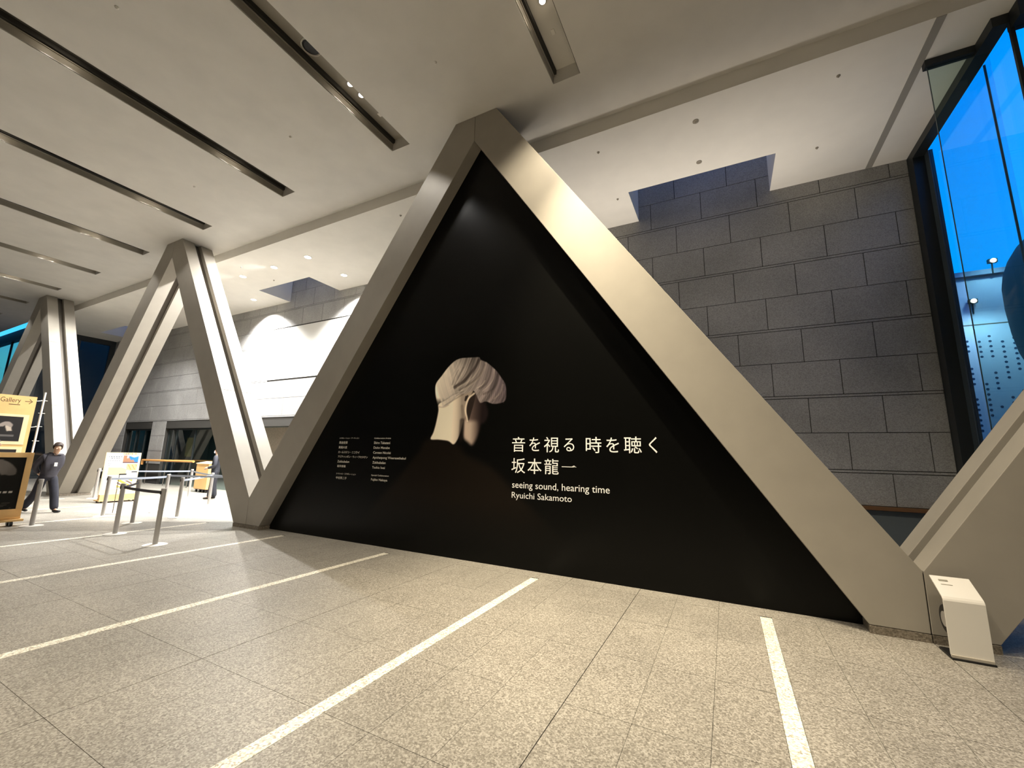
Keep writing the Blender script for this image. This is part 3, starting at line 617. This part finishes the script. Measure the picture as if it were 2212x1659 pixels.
MB().box(-.005, .005, -.01, .13, .895, .925).build('small_plate', BLACK, t)
MB().box(-.005, .005, .22, .33, .95, .975).build('small_plate', BLACK, t)
MB().tube((0, .12, .91), (0, .23, .96), .004, n=6).build('link', BLACK, t)
# ------------------------------------------------------------------ wooden boards (all face the camera side, +x)
def xlettering(name, items, mat_, parent, x):
    """lettering on a plane facing +x; item boxes are (text, y0, y1, z0, z1)"""
    vs, fs = [], []
    for it in items:
        X, Z, F = text_mesh(*it[:5], ref=it[5] if len(it) > 5 else None)
        n = len(vs); vs += [(x, float(a), float(b)) for a, b in zip(X, Z)]; fs += [tuple(n+i for i in f) for f in F]
    me = bpy.data.meshes.new(name); me.from_pydata(vs, [], fs); me.update(); me.materials.append(mat_)
    o = bpy.data.objects.new(name, me); COL.objects.link(o); o.parent = parent; return o
def minihead(c, x, z, cx, cz, s, flip=1):
    q = [((p[0]+3.7)*s*flip+cx, (p[1]-2.4)*s+cz) for p in POLYS['hair']]; n_ = [((p[0]+3.7)*s*flip+cx, (p[1]-2.4)*s+cz) for p in POLYS['neck']]
    return mixc(mixc(c, soft(x, z, n_, .02, False), (190, 176, 160)), soft(x, z, q, .02, False), (150, 140, 132))
def xgrid(name, y0, y1, z0, z1, step, fn, x, parent):
    o = colorgrid(name, y0, y1, z0, z1, step, fn, 0, parent, .45)
    # rotate the grid so that its width runs along +y and it faces +x
    co = np.empty(len(o.data.vertices)*3, 'f4'); o.data.vertices.foreach_get('co', co); co = co.reshape(-1, 3)
    new = np.stack([np.full(len(co), x, 'f4'), co[:, 0], co[:, 2]], 1); o.data.vertices.foreach_set('co', new.ravel()); o.data.update(); return o
DARKT = mat('dark_print', srgb(84, 66, 34), .6); BLKT = mat('black_print', srgb(34, 30, 28), .6)
# A: black framed poster board, nearest
A = empty('framed_poster_board', (-12.5, 2.6, 0), 'wooden framed board with black head poster, standing at the left edge of the photo', 'sign board')
MB().box(0, .05, -.52, .50, .13, 1.405).build('back_panel', WOOD, A)
for y0, y1, z0, z1 in ((-.52, .50, 1.31, 1.405), (-.52, -.43, .32, 1.31), (.41, .50, .32, 1.31), (-.52, .50, .13, .17)): MB().box(.05, .065, y0, y1, z0, z1).build('frame_rail', WOOD, A, bevel=.003)
MB().box(-.10, .14, -.52, .53, .085, .125).build('base_board', WOOD, A, bevel=.004)
for y in (-.40, .38):
    for x in (-.06, .10): MB().tube((x, y-.02, .042), (x, y+.02, .042), .042, n=16).build('caster', BLACK, A)
def pa(y, z):
    c = np.ones(y.shape+(3,))*np.array((24, 22, 18)); c = minihead(c, y, z, .02, .98, .40)*.6+c*.4
    for zz, a0, a1 in ((.66, -.3, .33), (.64, -.3, .33)): c = mixc(c, ((abs(z-zz) < .008) & (y > a0) & (y < a1) & (np.sin(y*90) > -.4)).astype(float), (190, 182, 170))
    c = mixc(c, ((abs(z-.57) < .006) & (y > -.3) & (y < .05)).astype(float), (140, 132, 120))
    for k in range(4): c = mixc(c, ((abs(z-.44+.03*k) < .006) & (y > -.3) & (y < .34) & (np.sin(y*30+k) > 0)).astype(float)*.5, (120, 112, 100))
    return c
xgrid('poster_print', -.43, .41, .32, 1.31, .012, pa, .0515, A)
# B: tall wooden direction board
B = empty('tall_direction_board', (-16.05, 3.3, 0), 'tall wooden direction board reading Gallery with an arrow and small black posters', 'sign board')
MB().box(0, .04, -.75, .52, .1, 2.80).build('back_panel', WOOD, B)
MB().box(-.15, .2, -.75, .62, .03, .1).build('base_board', WOOD, B)
xlettering('lettering', [('Gallery', -.09, .25, 2.62, 2.735, 'G'), ('→', .32, .46, 2.60, 2.73)], DARKT, B, .0415)
MB().box(.0405, .042, .06, .25, 2.555, 2.575).build('underline', DARKT, B)
for z0, z1 in ((1.56, 2.32), (.75, 1.50)):
    fr = MB().box(.04, .052, -.40, .45, z0, z1).build('poster_mount', WOOD2, B)
    def pb(y, z, z0=z0):
        c = np.ones(y.shape+(3,))*np.array((44, 42, 42)); c = minihead(c, y, z, .10, z0+.44, .17, -1)
        c = mixc(c, ((abs(z-z0-.22) < .03) & (y > -.0) & (y < .26)).astype(float)*.5, (150, 145, 140)); return c
    g = xgrid('poster_print', -.34, .36, z0+.08, z1-.06, .012, pb, .0525, B); g.parent = fr
# C: information sign
Cc = empty('information_sign', (-15.82, 5.74, 0), 'wheeled pale wooden information sign with texts, a blue mountain photo and route arrow', 'sign board')
MB().box(-.03, 0, -.40, .41, .07, 1.405).build('back_panel', WOOD2, Cc)
MB().box(-.2, .16, -.42, .42, .045, .07).build('base_board', WOOD, Cc)
MB().prismx([(-.40, .07), (.40, .07), (.40, .22), (-.40, .22)], 0, .10).build('lower_box', WOOD, Cc)
for y in (-.36, .36):
    for x in (-.15, .12): MB().tube((x, y-.015, .023), (x, y+.015, .023), .023, n=12).build('caster', BLACK, Cc)
def pc(y, z):
    c = np.ones(y.shape+(3,))*np.array((246, 243, 238)); m_ = lambda cond: cond.astype(float)
    ph = (y > .0) & (y < .36) & (z > 1.10) & (z < 1.32); c = mixc(c, m_(ph), (150, 112, 88))
    c = mixc(c, m_(ph & (z > 1.20-.10*(y-.2)/.16+.02*np.sin(y*60)) & (y > .13)), (52, 116, 190)); c = mixc(c, m_(ph & (z > 1.29-.02*np.cos(y*25)) & (y > .1)), (210, 220, 232))
    c = mixc(c, m_(ph & (z < 1.13)), (92, 74, 80)); c = mixc(c, m_((abs(y-.10) < .015) & (z < 1.31) & (z > 1.24)), (250, 250, 250))
    c = mixc(c, m_((y > .1) & (y < .36) & (z > .88) & (z < 1.08) & (y+z > 1.06)), (205, 186, 128)); c = mixc(c, m_((y > .12) & (y < .34) & (z > .9) & (z < 1.06) & (np.sin(y*70+z*40) > .6)), (150, 130, 84))
    c = mixc(c, m_((y > -.30) & (y < .12) & (z > .76) & (z < .98) & (y*.5+z < .98)), (208, 184, 144))
    for k, (a, b, zz, hh) in enumerate(((-.33, -.03, 1.29, .012), (-.29, -.08, 1.235, .012), (-.33, -.04, 1.18, .006), (-.33, -.06, 1.16, .006), (-.33, -.25, 1.09, .008), (-.33, -.26, 1.03, .008), (-.33, -.26, .98, .006))):
        c = mixc(c, m_((y > a) & (y < b) & (abs(z-zz) < hh) & (np.sin(y*(110+7*k)) > -.5)), (74, 80, 88))
    for k in range(7): c = mixc(c, m_((y > -.32) & (y < -.14) & (abs(z-.62+k*.04) < .004)), (150, 150, 158))
    c = mixc(c, m_((y > -.05) & (y < .3) & (z > .40) & (z < .66)), (250, 248, 246)); c = mixc(c, m_((y > -.05) & (y < .3) & (z > .40) & (z < .62) & (np.sin(y*22+z*34) > .2)), (226, 178, 84)); c = mixc(c, m_((y > -.05) & (y < .3) & (z > .42) & (z < .60) & (np.sin(y*22+z*34) < -.6)), (116, 100, 86))
    return c
xgrid('print_sheet', -.35, .37, .36, 1.335, .008, pc, .002, Cc)
xlettering('lettering', [('企画展示室 2階→', -.02, .34, 1.345, 1.392)], BLKT, Cc, .003)
# white pole with ties beside the tall board
pl = empty('white_flag_pole', (-16.2, 3.99, 0), 'thin white flag pole with tie cords beside the tall wooden board', 'flag pole')
MB().tube((0, 0, .03), (0, 0, 2.96), .022, n=14).build('pole', WHMET, pl, smooth=True)
MB().lathe([(.2, 0), (.2, .015), (.03, .03)], 28).build('base_plate', WHMET, pl)
for z in (2.74, 2.4, 2.05, 1.67): MB().box(-.005, .005, -.05, .075, z-.006, z+.006).build('clip', WHMET, pl)
for z in (2.74, 2.05):
    MB().tube((.02, -.24, z+.03), (.02, -.12, z-.03), .008, n=6).tube((.02, -.12, z-.03), (.0, .0, z), .008, n=6).build('tie_cord', WHMET, pl)
# wooden cabinet / lectern
cb = empty('wooden_cabinet', (-17.25, 8.72, 0), 'pale wooden cabinet on casters behind the belts, in front of the glass doors', 'cabinet')
MB().prismx([(-.13, .12), (.17, .12), (.17, 1.08), (-.13, 1.02)], -.42, .40).build('body', WOOD, cb, bevel=.004)
MB().prismx([(-.15, 1.02), (.2, 1.085), (.2, 1.11), (-.15, 1.045)], -.44, .42).build('top_board', WOOD2, cb)
for x in (-.34, -.1, .1, .32): MB().tube((x, -.08, .05), (x, -.04, .05), .05, n=14).tube((x, .1, .05), (x, .14, .05), .05, n=14).build('caster', BLACK, cb)
MB().box(-.40, .38, -.10, .15, .10, .12).build('chassis', mat('dark_chassis', srgb(90, 50, 44), .6), cb)
hr = empty('wooden_handrail', (-21.4, 9.2, 0), 'long orange-brown wooden handrail in front of the entrance glass', 'handrail')
MB().tube((-2.05, 0, 1.02), (2.2, 0, 1.06), .045, n=12).tube((-2.05, 0, 1.02), (-2.05, 0, .82), .045, n=12).build('rail', mat('orange_wood', srgb(222, 160, 92), .45), hr)
for x in (-1.6, 0, 1.9): MB().tube((x, .02, 0), (x, .02, 1.0), .018, n=10).build('baluster', SEAM, hr)
lb = empty('reflected_sign_panel', (-21.2, 9.95, 0), 'upright wooden panel standing in for a sign reflected in the entrance glass', 'sign board')  # reflection of a wooden sign, modelled as a panel behind the glass
MB().box(-.36, .26, -.02, .02, 1.22, 2.06).build('board', mat('reflected_wood', srgb(226, 182, 112), .5), lb, bevel=.01)
MB().box(-.02, .02, -.01, .01, .02, 1.22).build('post', BLACK, lb); MB().lathe([(.2, 0), (.2, .02), (.03, .03)], 20).build('base_plate', BLACK, lb)

ul = empty('added_fill_trough', (-1.0, 8.45, 0), 'long low black trough added behind the poster to house the fill light', 'added fill light')  # unseen trough and glow sheet added around the bay fill
MB().box(-3.3, 3.3, -.30, .30, 0, .17).build('housing', BLACK, ul)
MB().box(-3.2, 3.2, -.25, .25, .17, .185).build('fill_sheet', emis('added_fill_glow', (1, .9, .78, 1), .5), ul)
# ------------------------------------------------------------------ people
def skin_obj(name, J, E, mat_, parent, root, levels=2):
    keys = list(J); me = bpy.data.meshes.new(name); me.from_pydata([J[k][0] for k in keys], [(keys.index(a), keys.index(b)) for a, b in E], [])
    o = bpy.data.objects.new(name, me); COL.objects.link(o)
    md = o.modifiers.new('skin', 'SKIN'); md.use_smooth_shade = True
    if not me.skin_vertices:
        bm = bmesh.new(); bm.from_mesh(me); bm.verts.layers.skin.verify(); bm.to_mesh(me); bm.free()
    for i, k in enumerate(keys):
        s = me.skin_vertices[0].data[i]; r = J[k][1]; s.radius = r if isinstance(r, tuple) else (r, r); s.use_root = (k == root)
    sb = o.modifiers.new('sub', 'SUBSURF'); sb.levels = levels; sb.render_levels = levels
    if mat_: me.materials.append(mat_)
    if parent: o.parent = parent
    return o
def person(label, loc, rz, height, P, cloth, trouser, hairm, group=None):
    """P: joint positions for a 1.65 m figure facing +y, x to its right"""
    k = height/1.65
    root = empty('person', loc, label, 'person', group, rz); root.scale = (k, k, k)
    SK = mat('skin', srgb(206, 168, 142), .55); SHOE = mat('shoe_black', srgb(22, 22, 26), .4)
    J = {'pelvis': (P['pelvis'], (.10, .085)), 'waist': (P['waist'], (.095, .075)), 'chest': (P['chest'], (.12, .085)), 'neckb': (P['neckb'], (.055, .05)), 'neck': (P['neck'], .045),
         'h1': (P['h1'], (.062, .070)), 'h2': (P['h2'], (.073, .085)), 'h3': (P['h3'], (.060, .070)), 'chin': (P['chin'], (.03, .03))}
    E = [('pelvis', 'waist'), ('waist', 'chest'), ('chest', 'neckb'), ('neckb', 'neck'), ('neck', 'h1'), ('h1', 'h2'), ('h2', 'h3'), ('h1', 'chin')]
    for s in 'lr':
        J.update({'sh'+s: (P['sh'+s], .05), 'el'+s: (P['el'+s], .038), 'wr'+s: (P['wr'+s], .024), 'hd'+s: (P['hd'+s], (.034, .018)),
                  'hip'+s: (P['hip'+s], .085), 'kn'+s: (P['kn'+s], .052), 'an'+s: (P['an'+s], .036), 'toe'+s: (P['toe'+s], (.035, .025))})
        E += [('chest', 'sh'+s), ('sh'+s, 'el'+s), ('el'+s, 'wr'+s), ('wr'+s, 'hd'+s), ('pelvis', 'hip'+s), ('hip'+s, 'kn'+s), ('kn'+s, 'an'+s), ('an'+s, 'toe'+s)]
        # fingers: four of different length and a thumb from the side of the palm
        h = Vector(P['hd'+s]); d = (h-Vector(P['wr'+s])).normalized(); side = d.cross(Vector((0, 1, .2))).normalized(); nrm = d.cross(side)
        for i, ln in enumerate((.055, .066, .062, .048)):
            b_ = h+side*(-.026+.0175*i)+d*.012; m_ = b_+d*ln*.6+nrm*.006; e_ = b_+d*ln*.95+nrm*.022
            for nm, pt, r in (('a', b_, .0088), ('b', m_, .0080), ('c', e_, .0068)): J['f%s%d%s' % (s, i, nm)] = (tuple(pt), r)
            E += [('hd'+s, 'f%s%da' % (s, i)), ('f%s%da' % (s, i), 'f%s%db' % (s, i)), ('f%s%db' % (s, i), 'f%s%dc' % (s, i))]
        w = Vector(P['wr'+s]); t0 = w.lerp(h, .5)-side*.03; t1 = t0+d*.03-side*.018; t2 = t1+d*.028
        for nm, pt, r in (('t0', t0, .011), ('t1', t1, .0095), ('t2', t2, .008)): J[nm+s] = (tuple(pt), r)
        E += [('wr'+s, 't0'+s), ('t0'+s, 't1'+s), ('t1'+s, 't2'+s)]
    skin_obj('body', J, E, SK, root, 'pelvis', 1)
    v = lambda q: Vector(q)
    # face: nose, eyes, mouth, ears follow the head direction
    hd = v(P['h2']); fw = (v(P['face'])-hd).normalized(); up = (v(P['h3'])-v(P['h1'])).normalized(); rt = fw.cross(up).normalized()
    nose = MB(); nb = hd+fw*.064; nose.tube(nb+up*.012, nb+fw*.018-up*.022, .007, .012, 10); nose.build('nose', SK, root, smooth=True)
    for sg in (-1, 1):
        MB().lathe([(.002, -.006), (.010, 0), (.002, .006)], 10, tuple(hd+fw*.062+rt*sg*.028+up*.012)).build('eye', BLACK, root)
        MB().lathe([(.004, -.028), (.016, -.01), (.018, .012), (.006, .026)], 10, tuple(hd+rt*sg*.068-fw*.005)).build('ear', SK, root, smooth=True)
    m_ = hd+fw*.064-up*.042; MB().tube(m_-rt*.02, m_+rt*.02, .005, n=8).build('mouth', mat('lips', srgb(170, 110, 100), .5), root)
    # hair: shell over the top and back of the head
    bm = bmesh.new(); bmesh.ops.create_icosphere(bm, subdivisions=4, radius=1)
    for q in bm.verts:
        c = q.co.copy(); f_ = c.y; wob = 1+.03*math.sin(c.x*8+c.z*5)+.025*math.sin(c.y*9+c.z*7)
        low = -.95 if f_ < .05 else (-.5 if f_ < .42 else .40)
        z = max(c.z, low); q.co = hd+rt*(c.x*.088*wob)+fw*(c.y*(.098 if c.y < .25 else .086)*wob-.010)+up*(z*.108*wob+.020)
    me = bpy.data.meshes.new('hair'); bm.to_mesh(me); bm.free(); me.polygons.foreach_set('use_smooth', [True]*len(me.polygons)); me.materials.append(hairm)
    ho = bpy.data.objects.new('hair', me); COL.objects.link(ho); ho.parent = root
    # jacket
    JJ = {'hem': (tuple(v(P['pelvis'])+Vector((0, 0, P.get('hem', -.07)))), (.180, .140)), 'waist': (P['waist'], (.165, .125)), 'chest': (P['chest'], (.185, .125)), 'col': (P['neckb'], (.085, .08)), 'col2': (tuple(v(P['neckb']).lerp(v(P['neck']), .6)), (.072, .07))}
    EE = [('hem', 'waist'), ('waist', 'chest'), ('chest', 'col'), ('col', 'col2')]
    for s in 'lr':
        cuff = v(P['el'+s]).lerp(v(P['wr'+s]), .93)
        JJ.update({'s'+s: (P['sh'+s], .075), 'e'+s: (P['el'+s], .062), 'w'+s: (tuple(cuff), .046)}); EE += [('chest', 's'+s), ('s'+s, 'e'+s), ('e'+s, 'w'+s)]
    skin_obj('jacket', JJ, EE, cloth, root, 'waist', 2)
    TT = {'w': (tuple(v(P['pelvis'])+Vector((0, .0, .10))), (.140, .112)), 'p': (P['pelvis'], (.150, .118))}; TE = [('w', 'p')]
    for s in 'lr':
        a_ = v(P['an'+s]); kn = v(P['kn'+s]); TT.update({'h'+s: (P['hip'+s], .100), 'k'+s: (P['kn'+s], .085), 'a'+s: (tuple(a_-Vector((0, 0, .035))), .080)}); TE += [('p', 'h'+s), ('h'+s, 'k'+s), ('k'+s, 'a'+s)]
    skin_obj('trousers', TT, TE, trouser, root, 'p', 2)
    for s in 'lr':
        a_ = v(P['an'+s]); t_ = v(P['toe'+s]); dr = Vector((t_.x-a_.x, t_.y-a_.y, 0)).normalized()
        pit = t_.z-a_.z
        SJ = {'b': (tuple(a_-dr*.035+Vector((0, 0, -.035))), (.04, .038)), 'm': (tuple(a_.lerp(t_, .5)+Vector((0, 0, -.018))), (.044, .036)), 't': (tuple(t_+dr*.03+Vector((0, 0, .004))), (.040, .028))}
        skin_obj('shoe', SJ, [('b', 'm'), ('m', 't')], SHOE, root, 'b', 2)
    return root
def pose(**kw):
    P = dict(pelvis=(0, 0, .88), waist=(0, .01, 1.03), chest=(0, .01, 1.24), neckb=(0, 0, 1.385), neck=(0, .01, 1.43), h1=(0, .02, 1.50), h2=(0, .025, 1.55), h3=(0, .015, 1.60), chin=(0, .075, 1.475), face=(0, .2, 1.55),
             shl=(-.165, 0, 1.335), shr=(.165, 0, 1.335), ell=(-.22, -.02, 1.08), elr=(.22, -.02, 1.08), wrl=(-.21, .08, .86), wrr=(.21, .08, .86), hdl=(-.205, .11, .80), hdr=(.205, .11, .80),
             hipl=(-.085, 0, .83), hipr=(.085, 0, .83), knl=(-.09, .02, .46), knr=(.09, .02, .46), anl=(-.09, 0, .08), anr=(.09, 0, .08), toel=(-.095, .13, .03), toer=(.095, .13, .03))
    P.update(kw); return P
JK = mat('jacket_dark_grey', srgb(52, 50, 58), .8, 0, .2, 12); TR = mat('trousers_navy', srgb(34, 35, 46), .85, 0, .15, 10)
SU = mat('suit_charcoal', srgb(46, 48, 56), .75, 0, .12, 10); HB = mat('hair_dark', srgb(52, 38, 32), .6, 0, .3, 40); HB2 = mat('hair_black', srgb(20, 18, 20), .6, 0, .2, 40)
# walking towards the right, hands clasped low behind the open jacket, head turned
p1 = person('person in dark grey jacket and wide navy trousers walking beside the wooden boards', (-14.45, 3.90, 0), R_(-72), 1.63,
       pose(pelvis=(0, 0, .86), waist=(0, .02, 1.01), chest=(0, .05, 1.22), neckb=(0, .07, 1.365), neck=(0, .10, 1.42), h1=(.005, .125, 1.485), h2=(.01, .135, 1.535), h3=(.01, .12, 1.59), chin=(.035, .175, 1.455), face=(.16, .27, 1.49),
            shl=(-.17, .04, 1.32), shr=(.17, .03, 1.32), ell=(-.25, -.07, 1.08), elr=(.24, -.09, 1.08), wrl=(-.12, -.13, .90), wrr=(.10, -.15, .90), hdl=(-.06, -.155, .87), hdr=(.04, -.175, .87),
            hipl=(-.085, .02, .82), hipr=(.085, -.01, .82), knl=(-.08, .17, .45), knr=(.09, -.12, .44), anl=(-.08, .27, .08), anr=(.09, -.42, .12), toel=(-.08, .41, .03), toer=(.09, -.31, .035)), JK, TR, HB)
tg = MB().box(-.03, .03, -.004, .004, -.045, .045).build('name_badge', WHMET, p1, loc=(.03, .205, 1.13))
p2 = person('person in charcoal suit behind the belts, partly hidden by the grooved pillar', (-14.72, 7.72, 0), R_(140), 1.62,
       pose(wrl=(-.17, .2, .98), wrr=(.15, .22, .98), hdl=(-.12, .26, .97), hdr=(.10, .28, .97), ell=(-.24, -.02, 1.06), elr=(.24, -.02, 1.06), anl=(-.08, .06, .08), toel=(-.09, .19, .03), anr=(.09, -.05, .08), toer=(.1, .08, .03)), SU, SU, HB2)
MB().prismz([(-.05, -.004), (.05, -.004), (.06, .02), (-.06, .02)], -.035, .035).build('face_mask', mat('mask_white', srgb(220, 220, 224), .8), p2, loc=(0, .076, 1.505))
p3 = person('dark-haired person with pale collar behind the black framed board', (-14.6, 2.99, 0), R_(-20), 1.66, pose(), mat('coat_brown', srgb(92, 72, 62), .8), TR, HB)
MB().lathe([(.085, 0), (.08, .05), (.062, .06)], 20).build('pale_collar', mat('collar_white', srgb(236, 226, 214), .8), p3, loc=(0, .005, 1.375))
# ------------------------------------------------------------------ outside the left end window
lb_ = empty('dark_building', (-33.2, 14, 0), 'dark blue-grey building mass outside the far left end window', 'building')
MB().box(-1.6, 1.6, -6.1, 7, -.1, 9.5).build('walls', mat('night_wall', srgb(104, 78, 68), .8), lb_)
MB().box(-1.7, 1.7, -6.2, 7.1, 9.5, 9.8).build('roof_edge', mat('night_roof', srgb(30, 38, 44), .8), lb_)
for yy in (-4.6, -2.2, .2, 2.6): MB().box(1.6, 1.62, yy, yy+1.4, 1.0, 3.2).build('window', mat('night_glass', srgb(28, 40, 62), .2), lb_)
# ------------------------------------------------------------------ outside the right-hand window
ob = empty('perforated_building', (9.5, 16, 0), 'pale blue building with a dotted perforated facade outside the right window', 'building')
FAC = mat('pale_facade', srgb(176, 192, 214), .8, 0, .03, 1)
MB().box(-4.6, 8, 0, 6, -.1, 7.0).build('facade', FAC, ob)
MB().box(-4.75, 8.1, -.12, 6, 7.0, 7.14).build('roof_edge', mat('roof_edge', srgb(120, 140, 166), .7), ob)
MB().box(-4.6, 8, -.006, 0, 5.55, 5.58).build('facade_joint', SEAM, ob)
dots = MB(); rr = random.Random(4); n_d = 0
for ci in range(15):
    x = -3.9+ci*.235+rr.uniform(-.02, .02)
    z = 5.35-rr.uniform(0, .5)
    while z > .2:
        run = rr.choice((1, 3, 4, 5, 7, 8)) if z > 3 else rr.choice((6, 8, 10, 12))
        for q in range(run):
            if z > .2: dots.tube((x, -.004, z), (x, .001, z), .034, n=8); n_d += 1
            z -= .145
        z -= rr.uniform(.25, .7) if z > 3 else .2
tag(dots.build('perforations', mat('perforation_dark', srgb(24, 60, 96), .8), ob), kind='stuff')
tw = empty('window_reflection_mass', (8.25, 13.2, 0), 'dark rounded mass standing in for a reflection at the right edge of the window', 'tower')  # reflection in the glass, modelled as a solid mass outdoors
TWM = mat('reflection_slate', srgb(92, 80, 70), .7, 0, .1, .8)
MB().lathe([(2.0, 0), (2.0, 2.6), (1.92, 3.3), (1.86, 3.45)], 48).build('lower_drum', TWM, tw, smooth=True)
MB().lathe([(1.86, 3.45), (1.78, 3.75), (1.80, 4.02)], 48).build('pale_band', mat('pale_band', srgb(150, 190, 190), .6), tw, smooth=True)
MB().lathe([(1.96, 4.0), (2.04, 4.3), (2.10, 4.8), (2.13, 5.4), (2.12, 5.9), (2.07, 6.2), (1.97, 6.5), (1.82, 6.77), (1.62, 7.0), (1.38, 7.2), (1.1, 7.35), (.8, 7.45), (.4, 7.5), (.02, 7.51)], 96).build('upper_dome', TWM, tw, smooth=True)
LAMP_REFL = emis('lamp_reflection_glow', (1, .98, .9, 1), 14)  # reflections of interior lamps, modelled as glowing fixtures outdoors
def lamp_refl(x, y, z, lab):
    t = empty('lamp_reflection', (x, y, z), lab, 'lamp_reflection', 'lamp reflections built as fixtures outside the right window')
    MB().tube((0, .08, -.03), (0, .115, -.35), .018, n=8).build('bracket', FRAME, t); MB().box(-.09, .09, 0, .1, -.05, .06).build('housing', FRAME, t)
    MB().tube((0, 0, 0), (0, -.02, 0), .06, n=12).build('lens', LAMP_REFL, t)
lamp_refl(7.03, 15.77, 7.33, 'upper lamp reflection built as a small fixture above the roof edge of the perforated building')
lamp_refl(6.54, 15.87, 6.24, 'lower lamp reflection built as a small fixture on the front of the perforated building')
